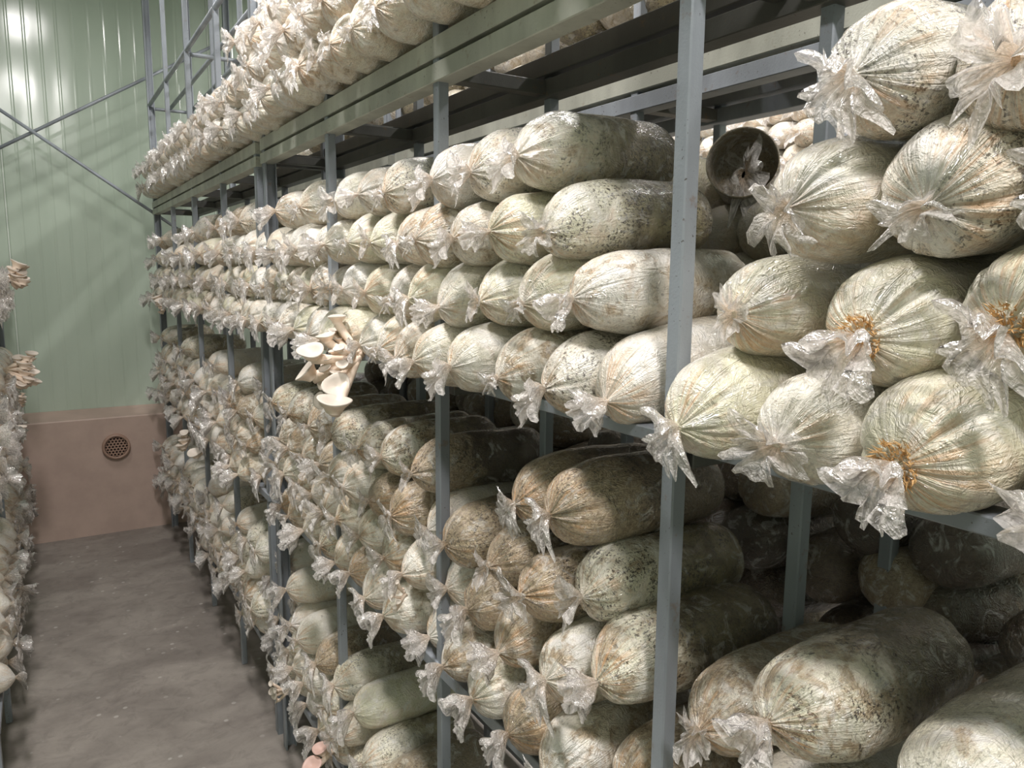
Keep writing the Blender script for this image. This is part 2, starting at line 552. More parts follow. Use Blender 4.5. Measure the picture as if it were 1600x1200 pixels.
# crossed tie rods between the end frames of the two racks
for lab, a, b2 in (('grey tie rod rising toward the right-hand rack top, in front of green wall', (-0.215, 5.408, 2.345), (1.09, 5.408, 3.15)),
                   ('grey tie rod falling toward the right-hand rack shelf, in front of green wall', (-0.215, 5.386, 2.650), (1.09, 5.386, 1.737))):
    o = MB().tube(a, b2, 0.010, 12).build('tie_rod', STEEL, None, True)
    tag(o, lab, 'tie rod')

# ------------------------------------------------------------------ grow bags: meshes


def waves(seed, n, fmin, fmax):
    r = np.random.RandomState(seed)
    d = r.normal(size=(n, 3)); d /= np.linalg.norm(d, axis=1)[:, None]
    f = r.uniform(fmin, fmax, n); p = r.uniform(0, 6.283, n)
    def ev(P):
        return np.cos((P @ (d*f[:, None]).T)+p).sum(1)/math.sqrt(n)
    return ev


def grid_faces(nu, nv, close_end=None, off=0):
    fs, us = [], []
    for j in range(nv-1):
        for i in range(nu):
            k = (i+1) % nu
            fs.append((off+j*nu+i, off+j*nu+k, off+(j+1)*nu+k, off+(j+1)*nu+i))
            us.append((i, i+1, j))
    return fs, us


def bag_geometry(seed, nu=112, nv=60, R=0.0625, L=0.30, blunt=0.5, pleat=1.0):
    """closed bag lying along +x, knot at the origin"""
    r = np.random.RandomState(seed)
    px = np.array([0, .004, .011, .022, .038, .058, .085, .14, .20, .255, .280, .293, .299, .301])
    rr0 = np.array([.11, .16, .33, .55, .76, .91, .99, 1.02, 1.0, .985, .90, .70, .36, .02])
    rr1 = np.array([.12, .30, .62, .83, .94, .995, 1.01, 1.02, 1.0, .985, .90, .70, .36, .02])
    blunt = 0.35+0.65*blunt
    rr = rr0*(1-blunt)+rr1*blunt
    px = px*(L/.301)
    ctrl = np.linspace(0, 1, len(px))
    t = np.linspace(0, 1, nv)
    t = np.where(t < 0.8, t*0.98, t); t[-1] = 1
    x = np.interp(t, ctrl, px); rad = np.interp(t, ctrl, rr)*R
    k = np.array([.25, .5, .25])
    for _ in range(2):
        x[1:-1] = np.convolve(x, k, 'valid'); rad[1:-1] = np.convolve(rad, k, 'valid')
    th = np.arange(nu)/nu*2*math.pi
    TH, X = np.meshgrid(th, x); _, RA = np.meshgrid(th, rad)
    V = X/L
    # pleats off the knot
    D = np.zeros_like(X)
    for _ in range(46):
        a0 = r.uniform(0, 6.283); w = r.uniform(.035, .10); le = r.uniform(.07, .28); am = r.uniform(.4, 1.0)
        tw = r.uniform(-1.0, 1.0)
        dth = (TH-a0-tw*V+math.pi) % (2*math.pi)-math.pi
        D += -am*np.exp(-(dth/w)**2)*np.clip(1-V/le, 0, 1)**1.3
    for _ in range(12):
        a0 = r.uniform(0, 6.283); w = r.uniform(.07, .16); le = r.uniform(.05, .16); am = r.uniform(.3, .8)
        dth = (TH-a0+math.pi) % (2*math.pi)-math.pi
        D += -am*np.exp(-(dth/w)**2)*np.clip(1-(1-V)/le, 0, 1)
    D = np.clip(D, -1.3, 0.3)
    RA = RA+pleat*np.maximum(D*0.0050, D*RA*0.33)
    Y = RA*np.cos(TH); Z = RA*np.sin(TH)
    P = np.stack([X.ravel(), Y.ravel(), Z.ravel()], 1)
    w1 = waves(seed+11, 7, 14, 34); w2 = waves(seed+12, 9, 60, 120)
    fade = np.clip(RA.ravel()/R, 0, 1)
    nrm = P*np.array([0, 1, 1]); nrm /= (np.linalg.norm(nrm, axis=1)[:, None]+1e-6)
    P = P+nrm*(w1(P)*0.0026+w2(P)*0.0011)[:, None]*fade[:, None]
    P[:, 2] *= np.where(P[:, 2] < 0, 0.95, 0.97)
    P[:, 1] *= 1.02
    # nose droops and wanders
    nose = np.clip(1-P[:, 0]/0.085, 0, 1)**2
    P[:, 2] -= nose*r.uniform(0.004, 0.016)
    P[:, 1] += nose*r.uniform(-0.010, 0.010)
    # slight bend of the whole log
    P[:, 2] += 0.004*np.sin(P[:, 0]/L*math.pi)*r.uniform(-1, 1)
    fs, us = grid_faces(nu, nv)
    v = x/L
    uvs = [((i/nu, v[j]), (k/nu, v[j]), (k/nu, v[j+1]), (i/nu, v[j+1])) for (i, k, j) in us]
    fs.append(tuple(range(nu))[::-1]); uvs.append([(0, 0)]*nu)
    fs.append(tuple((nv-1)*nu+i for i in range(nu))); uvs.append([(0, 1)]*nu)
    return P, fs, uvs, P[:nu].mean(0)


def tail_geometry(seed, origin, nu=64, nv=11, L=0.06, flare=0.034, splay=0.4):
    """gathered film beyond the knot: a ruffled open sleeve, flattened and torn at its rim"""
    r = np.random.RandomState(seed+500)
    th = np.arange(nu)/nu*2*math.pi
    s = np.linspace(0, 1, nv)
    TH, S = np.meshgrid(th, s)
    rad = 0.0065+(flare-0.0065)*S**0.85
    ruf = np.zeros_like(S)
    for k_, a_ in ((3, .18), (5, .24), (9, .24), (14, .16)):
        ruf += a_*np.sin(k_*TH+r.uniform(0, 6.28)+S*r.uniform(-2.2, 2.2))
    rad = rad*(1+ruf*np.minimum(S*1.5+.15, 1))
    flat = r.uniform(0.35, 0.75); ang = r.uniform(0, math.pi)
    a = rad*np.cos(TH); b_ = rad*np.sin(TH)*flat
    Y = a*math.cos(ang)-b_*math.sin(ang); Z = a*math.sin(ang)+b_*math.cos(ang)
    rag = 1+0.14*np.sin(2*TH+r.uniform(0, 6))+0.08*np.sin(5*TH+r.uniform(0, 6))+r.uniform(-.06, .06, (1, nu))
    X = -L*S*rag*(1-splay*0.55*S)
    P = np.stack([X.ravel(), Y.ravel(), Z.ravel()], 1)
    w = waves(seed+77, 8, 90, 210)
    Sr = S.ravel()
    P += np.stack([w(P), w(P+0.7), w(P-0.9)], 1)*0.0048*Sr[:, None]
    dr = r.uniform(-0.6, 0.6); dz = r.uniform(-0.95, 0.25)
    P[:, 1] += dr*0.030*Sr**1.5; P[:, 2] += dz*0.034*Sr**1.4
    P += np.asarray(origin)
    fs, us = grid_faces(nu, nv)
    uvs = [((i/nu, s[j]), (k/nu, s[j]), (k/nu, s[j+1]), (i/nu, s[j+1])) for (i, k, j) in us]
    return P, fs, uvs


NVAR = 10
BAGS, TAILS = [], []
SHAPE = [(0.1, .050, .034, .4), (0.75, .036, .040, 1.1), (0.45, .048, .036, .6), (0.9, .032, .044, 1.3), (0.3, .058, .034, .3),
         (0.6, .042, .034, .7), (0.2, .046, .042, .8), (0.8, .036, .034, 1.0), (0.5, .054, .038, .4), (0.35, .040, .046, 1.1)]
GEO = []
SHAPE = [(a, b*1.25, c*1.22, d) for a, b, c, d in SHAPE]
for i, (bl, tl, fl, sp) in enumerate(SHAPE):
    P, fs, uvs, org = bag_geometry(31*i+5, blunt=bl)
    BAGS.append(mesh_from('bag_body', P, fs, BAG, True, uvs))
    tp, tf, tu = tail_geometry(31*i+5, org, L=tl, flare=fl, splay=sp)
    TAILS.append(mesh_from('film_tail', tp, tf, FILM, True, tu))
    Pc, fc, uc, oc = bag_geometry(31*i+5, nu=20, nv=14, blunt=bl, pleat=0.7)
    tpc, tfc, tuc = tail_geometry(31*i+5, oc, nu=16, nv=5, L=tl, flare=fl, splay=sp)
    GEO.append((Pc, fc, uc, tpc, tfc, tuc))


def straw_mouth(seed, origin, R=0.020):
    """torn mouth: a tuft of exposed straw strands at the knot"""
    r = np.random.RandomState(seed)
    vs, fs = [], []
    for k in range(190):
        a = r.uniform(0, 6.283); q = R*math.sqrt(r.uniform(0.02, 1))
        c = np.array([0.004-0.008*r.rand(), q*math.cos(a), q*math.sin(a)])
        d = np.array([-0.5-r.rand()*0.4, math.cos(a)*.7+r.normal()*.5, math.sin(a)*.7+r.normal()*.5]); d /= np.linalg.norm(d)
        e = np.cross(d, r.normal(size=3)); e /= np.linalg.norm(e)
        ln = r.uniform(.004, .011); w = r.uniform(.0005, .0014)
        n = len(vs)
        e2 = np.cross(d, e)
        vs += [c+e*w, c-e*w*.5+e2*w, c-e*w*.5-e2*w, c+d*ln]
        fs += [(n, n+1, n+3), (n+1, n+2, n+3), (n+2, n, n+3), (n, n+2, n+1)]
    vs = np.array(vs)+np.asarray(origin)
    return mesh_from('torn_mouth', vs, fs, STRAW)


ORG = []
for i, (bl, tl, fl, sp) in enumerate(SHAPE):
    ORG.append(np.array(BAGS[i].vertices[0].co)*0+np.mean([np.array(BAGS[i].vertices[k].co) for k in range(112)], 0))

# looks: (brown, back, speckle, yellow-green), wording
LOOK = {
    'white': ((.12, .25, .15, .10), 'white'),
    'cream': ((.22, .35, .25, .45), 'cream'),
    'yellow': ((.15, .30, .18, 1.0), 'pale yellowish'),
    'speck': ((.28, .55, 1.0, .30), 'white dark-speckled'),
    'olive': ((.22, 1.0, .9, .7), 'olive-backed white-fronted'),
    'brown': ((.95, .75, .7, .5), 'brown mottled'),
    'dark': ((.85, 1.3, .9, .3), 'dark-backed'),
    'peach': ((.55, .45, .25, .15), 'tan and white'),
}
POSTS = [(0.669, 'nearest upright'), (1.306, 'second upright'), (1.934, 'third upright'), (2.62, 'double upright'),
         (3.262, 'fifth upright'), (3.94, 'sixth upright'), (4.62, 'seventh upright')]
ORD = ['first', 'second', 'third', 'fourth', 'fifth', 'sixth', 'seventh', 'eighth', 'ninth', 'tenth', 'eleventh', 'twelfth']
bags = []   # dict(side, tier, row, x, y, z, yaw, tilt, var, look, torn, scale)


def B(side, tier, row, x, y, z, look, var=None, yaw=None, tilt=None, torn=False, sc=None, ln=1.0):
    rr = random.Random(int(y*7919)+row*131+len(tier)*17)
    bags.append(dict(side=side, tier=tier, row=row, x=x, y=y, z=z, look=look,
                     var=rr.randrange(NVAR) if var is None else var,
                     yaw=rr.gauss(0, .05) if yaw is None else yaw,
                     tilt=rr.gauss(.05, .03) if tilt is None else tilt,
                     torn=torn, ln=ln, sc=rr.uniform(.95, 1.05) if sc is None else sc, spin=rr.uniform(0, 6.283), rnd=rr.random()))


def pick(r, table):
    t = r.random()*sum(w for _, w in table)
    for k, w in table:
        t -= w
        if t <= 0: return k
    return table[-1][0]

# ---- middle shelf, read off the stack one by one: (row, y, z, look, x-shift, torn, variant)
MIDDLE = [
    (0, .225, 1.562, 'cream', .0, 0, None),
    (0, .352, 1.575, 'yellow', -.008, 1, 3), (0, .472, 1.560, 'cream', -.004, 0, 9), (0, .598, 1.560, 'yellow', -.014, 0, 6),
    (0, .752, 1.572, 'white', .006, 0, 4), (0, .880, 1.560, 'speck', 0, 0, 0), (0, 1.000, 1.562, 'peach', 0, 0, 2),
    (0, 1.125, 1.566, 'cream', -.02, 0, 5), (0, 1.245, 1.562, 'cream', -.03, 0, 8), (0, 1.365, 1.560, 'peach', -.02, 0, 7),
    (0, 1.490, 1.560, 'cream', 0, 0, 2), (0, 1.610, 1.558, 'cream', 0, 0, 0),
    (1, .288, 1.672, 'yellow', .0, 1, 1), (1, .408, 1.655, 'yellow', .002, 1, 3), (1, .562, 1.665, 'yellow', .012, 0, 5),
    (1, .826, 1.672, 'peach', .0, 0, 8), (1, .955, 1.662, 'yellow', .0, 0, 2), (1, 1.085, 1.660, 'yellow', -.005, 0, 0),
    (1, 1.205, 1.658, 'cream', -.02, 0, 4), (1, 1.330, 1.660, 'yellow', -.02, 0, 6), (1, 1.465, 1.652, 'white', 0, 0, 7), (1, 1.610, 1.662, 'yellow', 0, 0, 5),
    (2, .368, 1.768, 'speck', .0, 0, 7), (2, .250, 1.77, 'cream', .0, 0, 1), (2, .500, 1.775, 'cream', .01, 0, 3), (2, .910, 1.772, 'olive', .0, 0, 4),
    (2, 1.040, 1.768, 'yellow', -.01, 0, 9), (2, 1.165, 1.760, 'peach', -.01, 0, 5), (2, 1.290, 1.765, 'peach', -.02, 0, 2),
    (2, 1.430, 1.755, 'peach', 0, 0, 6), (2, 1.575, 1.765, 'yellow', 0, 0, 0),
    (3, .430, 1.878, 'speck', .0, 0, 1), (3, .310, 1.866, 'speck', 0, 0, 7), (3, .985, 1.876, 'olive', 0, 0, 0), (3, 1.115, 1.868, 'speck', 0, 0, 2),
    (3, 1.235, 1.864, 'white', -.015, 0, 5), (3, 1.500, 1.870, 'speck', .0, 0, 7), (3, 1.640, 1.872, 'peach', .0, 0, 9),
    (3, 1.810, 1.862, 'cream', .0, 0, 4), (3, 2.080, 1.862, 'cream', 0, 0, 2), (3, 2.330, 1.868, 'peach', 0, 0, 8),
]
for row, y, z, look, dx, torn, var in MIDDLE:
    B('front', 'middle', row, .606+dx, y, z, look, var=var, torn=bool(torn))
r = random.Random(21)
for row in range(3):
    y = (1.735, 1.745, 1.71)[row]
    while y < 5.34:
        B('front', 'middle', row, .604+r.uniform(-.02, .015), y, 1.562+row*.101+r.uniform(-.006, .008), pick(r, [('white', 3), ('cream', 4), ('yellow', 4), ('peach', 1.5), ('speck', 1)]))
        y += r.uniform(.122, .134)
for y in (2.84, 3.02, 3.28, 3.78, 3.95, 4.86, 5.08):
    B('front', 'middle', 3, .61, y, 1.860+r.uniform(-.004, .006), pick(r, [('peach', 2), ('speck', 2), ('brown', 1)]))

# ---- lower shelf
LOWER = [
    (0, .30, .985, 'cream', 0, None), (0, .43, .985, 'cream', 0, None), (0, .56, .985, 'cream', 0, None),
    (0, .72, 1.02, 'peach', 0, 2), (0, .845, .992, 'cream', -.01, 6), (0, .965, .988, 'brown', 0, 5), (0, 1.085, .990, 'cream', 0, 3),
    (0, 1.205, .992, 'peach', 0, 0), (0, 1.330, .985, 'white', 0, 9), (0, 1.460, .985, 'cream', -.01, 8), (0, 1.585, .985, 'white', -.01, 6),
    (1, .375, 1.09, 'cream', 0, None), (1, .50, 1.09, 'white', 0, 7), (1, .875, 1.105, 'cream', -.004, 1), (1, 1.030, 1.090, 'peach', 0, 4),
    (1, 1.150, 1.102, 'brown', .01, 5), (1, 1.275, 1.090, 'white', .0, 2), (1, 1.405, 1.085, 'white', -.01, 0), (1, 1.535, 1.082, 'cream', 0, 7), (1, 1.675, 1.080, 'cream', 0, 2),
    (2, .305, 1.255, 'cream', 0, 5), (2, .610, 1.160, 'peach', 0, 0), (2, .470, 1.250, 'olive', 0, 8), (2, .775, 1.178, 'olive', 0, 4), (2, .955, 1.205, 'brown', 0, 9), (2, 1.080, 1.210, 'brown', .01, 0),
    (2, 1.215, 1.205, 'brown', 0, 2), (2, 1.345, 1.195, 'white', -.01, 6), (2, 1.480, 1.190, 'brown', 0, 3), (2, 1.610, 1.185, 'brown', 0, 5),
    (3, .845, 1.262, 'olive', .03, 7), (3, .875, 1.332, 'brown', .005, 1), (3, 1.010, 1.340, 'brown', .02, 6), (3, 1.400, 1.298, 'dark', .012, 0), (3, 1.545, 1.300, 'olive', .01, 2),
    (3, 1.680, 1.290, 'olive', .0, 9), (3, 1.870, 1.285, 'olive', 0, 5), (3, 2.08, 1.280, 'peach', 0, 7), (3, 2.28, 1.282, 'olive', 0, 4),
]
for row, y, z, look, dx, var in LOWER:
    B('front', 'lower', row, .606+dx, y, z, look, var=var, tilt=.02 if row > 1 else None)
for row in range(3):
    y = (1.715, 1.800, 1.74)[row]
    while y < 5.34:
        B('front', 'lower', row, .603+r.uniform(-.02, .015), y, .982+row*.101+r.uniform(-.006, .008), pick(r, [('white', 3), ('cream', 4), ('peach', 3), ('brown', 1.5), ('olive', 1)]))
        y += r.uniform(.122, .136)
for y in (2.46, 2.76, 2.98, 3.45, 3.60, 4.25, 4.40, 5.02, 5.2):
    B('front', 'lower', 3, .61, y, 1.284, pick(r, [('olive', 3), ('white', 2)]))

# ---- lowest shelf
LOW = [
    (0, 1.80, .372, 'olive', 0, 5), (0, 1.93, .370, 'peach', 0, 8), (0, 2.06, .370, 'cream', 0, 3),
    (1, 1.68, .475, 'olive', 0, 2), (1, 1.86, .478, 'cream', -.01, 4),
    (0, 1.66, .37, 'olive', 0, None), (0, 1.54, .37, 'brown', 0, None), (1, 1.56, .472, 'brown', 0, None),
    (2, 1.76, .578, 'yellow', .005, 5), (1, 2.01, .478, 'olive', 0, 7), (2, 1.915, .575, 'olive', .005, 1), (2, 2.22, .580, 'white', -.01, 2), (2, 2.07, .572, 'brown', 0, 6),
    (3, 2.36, .675, 'white', 0, 8),
]
for row, y, z, look, dx, var in LOW:
    B('front', 'low', row, .606+dx, y, z, look, var=var, tilt=.02)
for row in range(3):
    y = (2.19, 2.135, 2.36)[row]
    while y < 5.34:
        B('front', 'low', row, .603+r.uniform(-.025, .012), y, .372+row*.101+r.uniform(-.006, .008), pick(r, [('white', 4), ('cream', 4), ('peach', 2), ('olive', 1.5)]))
        y += r.uniform(.122, .136)
for y in (2.62, 2.80, 2.95, 3.12, 3.40, 3.75):
    B('front', 'low', 3, .61, y, .676, pick(r, [('white', 3), ('olive', 2)]))

# ---- upper shelf
for row in range(3):
    y = (.62, .70, .64)[row]
    while y < 5.32:
        if row == 2 and y > 2.62:
            break
        B('front', 'upper', row, .553+r.uniform(-.015, .01), y, 2.178+row*.102+r.uniform(-.006, .008), pick(r, [('white', 4), ('cream', 4), ('speck', 2), ('peach', 2)]), tilt=r.gauss(.03, .03), sc=r.uniform(.96, 1.02), ln=.82)
        y += r.uniform(.120, .130)

# ---- rack behind (bag ends face the camera; knots face the next aisle)
for tier, z0, nrow, yr, tab in (('middle', 1.575, 4, (.20, 3.2), [('cream', 2), ('brown', 2), ('olive', 2), ('yellow', 1)]),
                                ('lower', .985, 4, (.15, 3.2), [('brown', 4), ('dark', 3), ('peach', 1)]),
                                ('upper', 2.178, 2, (.30, 4.4), [('speck', 2), ('olive', 3), ('white', 1), ('peach', 1)])):
    for row in range(nrow):
        y = yr[0]+.063*(row % 2)
        while y < yr[1]:
            if row < 3 or r.random() < .85:
                B('rear', tier, row, 1.395+r.uniform(-.03, .03), y, z0+row*.103+r.uniform(-.006, .008), pick(r, tab), yaw=math.pi+r.gauss(0, .12), tilt=r.gauss(0, .05))
            y += r.uniform(.124, .140)

# ---- rack across the aisle: only the fronts reach into the picture
for tier, z0, nrow in (('low', .372, 3), ('lower', .985, 3), ('middle', 1.565, 2)):
    for row in range(nrow):
        y = 2.85+.06*(row % 2)
        while y < 5.33:
            B('opposite', tier, row, -.172+r.uniform(-.02, .012), y, z0+row*.102, pick(r, [('white', 4), ('cream', 3), ('peach', 2)]), yaw=math.pi+r.gauss(0, .05))
            y += r.uniform(.123, .135)

# the bottom rows sag nose-down over the shelf edge
for b in bags:
    if b['side'] == 'front' and b['row'] == 0 and b['tier'] in ('middle', 'lower'):
        b['z'] -= .016; b['x'] -= .016; b['tilt'] = .095
# bags that stand level with an upright of the lower tiers are pushed in behind it
for b in bags:
    if b['side'] == 'front' and b['tier'] in ('lower', 'low'):
        for py, reach in ((.669, .06), (1.306, .075), (2.623, .14), (3.262, .07), (3.94, .07), (4.62, .07)):
            if abs(b['y']-py) < reach:
                b['x'] += .034 if py != 2.623 else .055
# rack beyond the next aisle, glimpsed through the gaps
for tier, z0, nrow in (('lower', .985, 4), ('middle', 1.565, 4), ('upper', 2.178, 3)):
    for row in range(nrow):
        y = .5+.06*(row % 2)
        while y < 5.3:
            B('beyond', tier, row, 2.66+r.uniform(-.02, .02), y, z0+row*.102, pick(r, [('white', 2), ('cream', 3), ('yellow', 2), ('speck', 2)]))
            y += r.uniform(.124, .136)
# settle: push apart bags that sit too deep in each other, shelf by shelf
for side in ('front',):
    for tier, zmin in (('middle', 1.545), ('lower', .965), ('low', .365), ('upper', 2.175)):
        S = [b for b in bags if b['side'] == side and b['tier'] == tier]
        P = np.array([(b['y'], b['z']) for b in S])
        for it in range(40):
            d = P[:, None]-P[None]
            q = np.sqrt((d**2).sum(-1))+np.eye(len(P))
            pen = np.clip(.114-q, 0, None)*(1-np.eye(len(P)))
            mv = (d/q[..., None]*pen[..., None]).sum(1)*.25
            P += mv
            P[:, 1] = np.maximum(P[:, 1], zmin)
        for b, p in zip(S, P):
            b['y'], b['z'] = float(p[0]), float(p[1])

# which bags stand as single things: the ones that show largest


def near_enough(b):
    if b['side'] == 'front':
        return {'middle': b['y'] < 3.6, 'lower': b['y'] < 3.3, 'low': 1.5 < b['y'] < 3.3, 'upper': 1.0 < b['y'] < 3.0}[b['tier']]
    if b['side'] == 'rear':
        if b['tier'] == 'middle' and abs(b['y']-1.0) < .09 and b['row'] == 3: return None
        return {'middle': b['y'] < 1.5 and b['row'] > 1, 'lower': b['y'] < 1.5 and b['row'] > 0, 'upper': False}[b['tier']]
    return False


single = [b for b in bags if near_enough(b)]
rest = [b for b in bags if near_enough(b) is False]
print('BAGS single', len(single), 'rest', len(rest))

# wording of the labels from place and look
rows_seen = {}
for b in single:
    post = None
    for py, nm in POSTS:
        if b['y'] >= py: post = (py, nm)
    b['post'] = post[1] if post else None
    rows_seen.setdefault((b['side'], b['tier'], b['row'], b['post']), []).append(b)
ROWW = ['bottom', 'second', 'third', 'top']
GROUPS = {}
for (side, tier, row, post), lst in rows_seen.items():
    lst.sort(key=lambda b: b['y'] if post else -b['y'])
    for i, b in enumerate(lst):
        where = f"{ORD[i]} beyond {post}" if post else f"{ORD[i]} before nearest upright"
        rackw = '' if side == 'front' else 'rear rack, '
        b['label'] = f"{LOOK[b['look']][1]} {'torn ' if b['torn'] else ''}grow bag, {rackw}{where}, {ROWW[row]} row of {tier if tier != 'low' else 'lowest'} shelf"
        b['group'] = f"grow bags on the {tier if tier != 'low' else 'lowest'} shelf" + ('' if side == 'front' else ' of the rear rack')


def bag_matrix(b):
    return (Matrix.Translation((b['x'], b['y'], b['z'])) @ Matrix.Rotation(b['yaw'], 4, 'Z') @ Matrix.Rotation(-b['tilt'], 4, 'Y')
            @ Matrix.Diagonal((b['sc']*b['ln'], b['sc'], b['sc'], 1)))


for b in single:
    root = bpy.data.objects.new('grow_bag', None)
    root.empty_display_size = 0.03
    root.matrix_world = bag_matrix(b)
    COL.objects.link(root)
    tag(root, b['label'], 'grow bag', b['group'])
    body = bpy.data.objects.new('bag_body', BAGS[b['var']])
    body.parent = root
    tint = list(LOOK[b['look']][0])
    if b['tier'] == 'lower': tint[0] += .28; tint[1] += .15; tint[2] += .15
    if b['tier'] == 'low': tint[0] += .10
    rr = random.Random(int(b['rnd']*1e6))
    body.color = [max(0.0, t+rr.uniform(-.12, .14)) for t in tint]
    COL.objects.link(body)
    tail = bpy.data.objects.new('film_tail', TAILS[(b['var']+int(b['rnd']*2)*5) % NVAR])
    tail.parent = root
    o0, o1 = ORG[b['var']], ORG[(b['var']+int(b['rnd']*2)*5) % NVAR]
    ts = (0.74 if b['y'] < 1.75 else 0.9)*(0.9+.2*rr.random())
    tail.scale = (ts, ts, ts)
    tail.location = tuple(o0-o1*ts)
    COL.objects.link(tail)
    if b['torn']:
        link(bpy.data.objects.new('torn_mouth', straw_mouth(b['var'], ORG[b['var']])), root)

# a bag in the rear rack whose end has been cut open, crumpled film inside
P, fs, uvs = [], [], []
nu = 40
prof = [(0.30, 0.02), (0.295, 0.045), (0.27, 0.060), (0.15, 0.063), (0.05, 0.062), (0.0, 0.063), (0.003, 0.0605), (0.05, 0.059), (0.10, 0.056), (0.105, 0.01)]
wv = waves(91, 7, 20, 60)
for k, (x, q) in enumerate(prof):
    for i in range(nu):
        a = 2*math.pi*i/nu
        P.append((x, q*math.cos(a), q*math.sin(a)))
P = np.array(P); P += P*np.array([0, 1, 1])*(wv(P)*0.03)[:, None]
fs, us = grid_faces(nu, len(prof))
uvs = [((i/nu, .5+.05*j), (k/nu, .5+.05*j), (k/nu, .55+.05*j), (i/nu, .55+.05*j)) for (i, k, j) in us]
opened = empty('opened_grow_bag', (1.085, .985, 1.900), 'grey-brown bag with cut-open end and crumpled film inside, behind the nearest upright', 'grow bag')
opened.rotation_euler = (0, math.radians(4), math.radians(38))
ob = link(bpy.data.objects.new('bag_body', mesh_from('bag_body', P, fs, BAG, True, uvs)), opened)
ob.color = (.6, .8, .6, .4)
tp, tf, tu = tail_geometry(640, (0.045, 0, -0.014), L=.052, flare=.062, splay=1.0)
link(bpy.data.objects.new('film_lump', mesh_from('film_lump', tp, tf, FILM, True, tu)), opened)

# every farther bag: one mass
vs, fs, uvl, mi, tints = [], [], [], [], []
nofs = 0
for b in rest:
    Pc, fc, uc, tp, tf, tu = GEO[b['var']]
    m = np.array(bag_matrix(b))
    for (Q, F, U, k) in ((Pc, fc, uc, 0), (tp, tf, tu, 1)):
        W = Q @ m[:3, :3].T + m[:3, 3]
        vs.append(W)
        fs += [tuple(a+nofs for a in f) for f in F]
        uvl += U
        mi += [k]*len(F)
        tints += [LOOK[b['look']][0]]*len(Q)
        nofs += len(Q)
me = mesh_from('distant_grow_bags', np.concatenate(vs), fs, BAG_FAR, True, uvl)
me.materials.append(FILM)
me.polygons.foreach_set('material_index', mi)
at = me.color_attributes.new('tint', 'FLOAT_COLOR', 'POINT')
at.data.foreach_set('color', np.array(tints, dtype=np.float32).ravel())
far = link(bpy.data.objects.new('distant_grow_bags', me))
tag(far, 'mass of small film-wrapped grow bags far along and behind the racks', 'grow bag', None, 'stuff')

# ------------------------------------------------------------------ oyster mushrooms


def cap_mesh(seed, R, mat, depth=0.22):
    r = np.random.RandomState(seed)
    n, prof = 24, [(0.0, -.30), (.30, -.22), (.62, -.07), (.90, .045), (1.0, .03), (.985, -.05), (.82, -.22), (.62, -.45), (.46, -.80)]
    vs, fs = [], []
    ph = r.uniform(0, 6.28, 3)
    for k, (q, z) in enumerate(prof):
        for i in range(n):
            a = 2*math.pi*i/n
            w = 1+.07*math.sin(2*a+ph[0])+.05*math.sin(3*a+ph[1])
            wav = .05*q*q*math.sin(2*a+ph[2])
            vs.append((R*q*w*math.cos(a), R*q*w*math.sin(a), R*(z*(depth/.22)+wav)))
    for k in range(len(prof)-1):
        for i in range(n):
            j = (i+1) % n
            fs.append((k*n+i, (k+1)*n+i, (k+1)*n+j, k*n+j))
    fs.append(tuple((len(prof)-1)*n+i for i in range(n)))
    me = mesh_from('cap', vs, fs, mat, True)
    me.materials.append(STEM)
    m = [0]*len(me.polygons)
    for p in range(len(me.polygons)):
        if p >= 5*n: m[p] = 1
    me.polygons.foreach_set('material_index', m)
    return me


def stem_mesh(p0, p1, r0, r1, bend):
    n, K = 10, 7
    p0, p1 = Vector(p0), Vector(p1)
    c = (p0+p1)/2+Vector(bend)
    vs, fs = [], []
    for k in range(K):
        t = k/(K-1)
        p = (1-t)**2*p0+2*t*(1-t)*c+t*t*p1
        d = (2*(1-t)*(c-p0)+2*t*(p1-c)).normalized()
        e = d.orthogonal().normalized(); f = d.cross(e)
        rad = r0+(r1-r0)*t**1.6
        for i in range(n):
            a = 2*math.pi*i/n
            vs.append(p+rad*(math.cos(a)*e+math.sin(a)*f))
    for k in range(K-1):
        for i in range(n):
            j = (i+1) % n
            fs.append((k*n+i, k*n+j, (k+1)*n+j, (k+1)*n+i))
    fs.append(tuple(range(n))[::-1]); fs.append(tuple((K-1)*n+i for i in range(n)))
    return mesh_from('mushroom', vs, fs, STEM, True)


def cluster(base, caps, label, mat=None, stem=.0045):
    mat = mat or CAP
    root = empty('oyster_mushroom_cluster', base, label, 'mushroom')
    b = Vector(base)
    for i, (p, nrm, R) in enumerate(caps):
        p = Vector(p)-b
        nv = Vector(nrm).normalized()
        foot = p-nv*R*.78
        rr = random.Random(i*77+int(R*1e5))
        st = Vector((rr.uniform(-.006, .006), rr.uniform(-.008, .008), rr.uniform(-.008, .008)))
        m = link(bpy.data.objects.new('mushroom', stem_mesh(st, foot, stem, max(R*.46, stem*.8), (rr.uniform(-.004, .004), 0, -.008))), root)
        c = link(bpy.data.objects.new('cap', cap_mesh(i*13+int(R*1e5), R, mat)), m)
        c.location = p
        c.rotation_euler = nv.to_track_quat('Z', 'Y').to_euler()
    return root


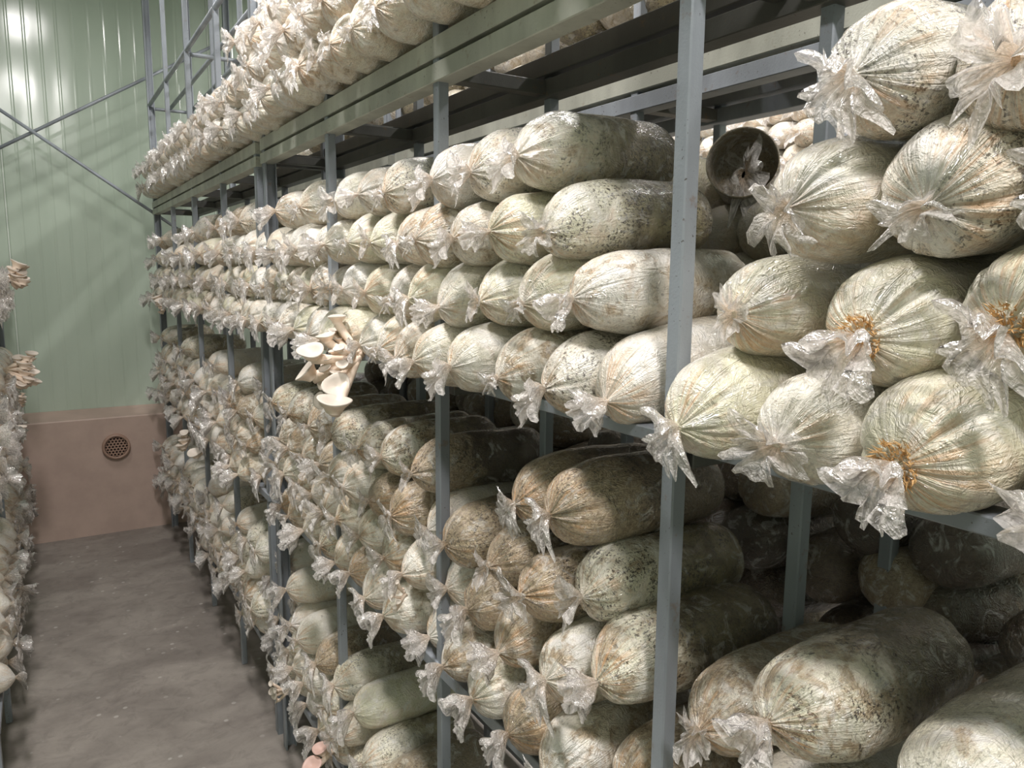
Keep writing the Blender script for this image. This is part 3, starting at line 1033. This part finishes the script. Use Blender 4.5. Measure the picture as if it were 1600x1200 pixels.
cluster((0.600, 1.632, 1.512), [
    ((0.570, 1.690, 1.599), (-.05, -.05, 1), .0225), ((0.540, 1.684, 1.558), (-.25, -.08, 1), .0225),
    ((0.490, 1.637, 1.530), (-.30, -.42, .85), .0290), ((0.490, 1.690, 1.479), (-.75, .15, .65), .0330),
    ((0.530, 1.648, 1.510), (-.22, -.05, 1), .0180), ((0.550, 1.650, 1.526), (-.22, .0, 1), .0150),
    ((0.570, 1.685, 1.548), (-.15, .0, 1), .0095), ((0.570, 1.720, 1.566), (-.1, -.2, 1), .0140),
    ((0.520, 1.637, 1.489), (-.45, -.3, .8), .0140), ((0.545, 1.621, 1.480), (.1, -.25, 1), .0175),
    ((0.530, 1.590, 1.457), (-.25, -.75, .60), .0300), ((0.525, 1.664, 1.456), (-.85, -.3, .4), .0220),
    ((0.545, 1.612, 1.535), (-.4, -.35, .85), .0130), ((0.535, 1.668, 1.497), (-.5, -.1, .9), .0150), ((0.548, 1.600, 1.500), (-.2, -.6, .8), .0140),
    ((0.510, 1.540, 1.432), (.05, -.22, 1), .0350), ((0.510, 1.644, 1.415), (-.8, -.4, .3), .0200),
], 'cluster of white oyster mushrooms hanging out below the middle shelf before the third upright', None, .0075)


def burst(base, seed, n, spread, R0, R1, out, label, mat=None, stem=.004, upbias=.9):
    r = random.Random(seed)
    caps = []
    for i in range(n):
        t = i/max(1, n-1)
        p = (base[0]+out*(0.55+.55*r.random()), base[1]+spread*r.uniform(-1, 1), base[2]+spread*1.3*(t*2-1)*.9)
        caps.append((p, (math.copysign(.35, out)*r.uniform(.3, 1.2), r.uniform(-.45, .15), upbias), r.uniform(R0, R1)))
    return cluster(base, caps, label, mat, stem)


burst((-.175, 4.30, 1.225), 3, 20, .060, .022, .038, .105, 'large cluster of cream oyster mushrooms on opposite rack, midway up the picture edge')
burst((-.160, 4.30, 1.680), 5, 8, .040, .022, .036, .085, 'small cluster of oyster mushrooms on opposite rack, above the large cluster')
burst((-.170, 4.75, 1.015), 8, 5, .030, .012, .020, .065, 'small drooping cluster of oyster mushrooms on opposite rack, just above brown curb')
burst((-.170, 4.10, .960), 9, 2, .018, .016, .022, .060, 'single pale oyster mushroom on opposite rack, below the curb top')
burst((.600, 4.12, .845), 11, 5, .035, .020, .034, -.055, 'cluster of oyster mushrooms on lower shelf near the far end, above the lowest shelf')
burst((.600, 3.72, .865), 12, 1, .004, .034, .036, -.055, 'lone broad oyster mushroom cap hanging under the lower shelf near far end')
burst((.600, 4.70, 1.510), 13, 5, .035, .018, .030, -.050, 'peach oyster mushroom cluster at the far end of the middle shelf')
burst((.606, 2.38, .330), 14, 5, .028, .010, .013, -.065, 'thin-stemmed small mushrooms sprouting from lowest shelf beside the double upright', None, .0055, .1)
burst((.610, 1.93, .372), 15, 2, .012, .016, .026, -.062, 'pinkish oyster mushrooms sprouting low on the lowest shelf at the picture bottom', CAP_PINK, .006)
burst((.595, 1.385, 1.045), 16, 6, .028, .004, .006, -.030, 'small white pin mushrooms sprouting between bags on lower shelf by second upright', None, .0035, .3)
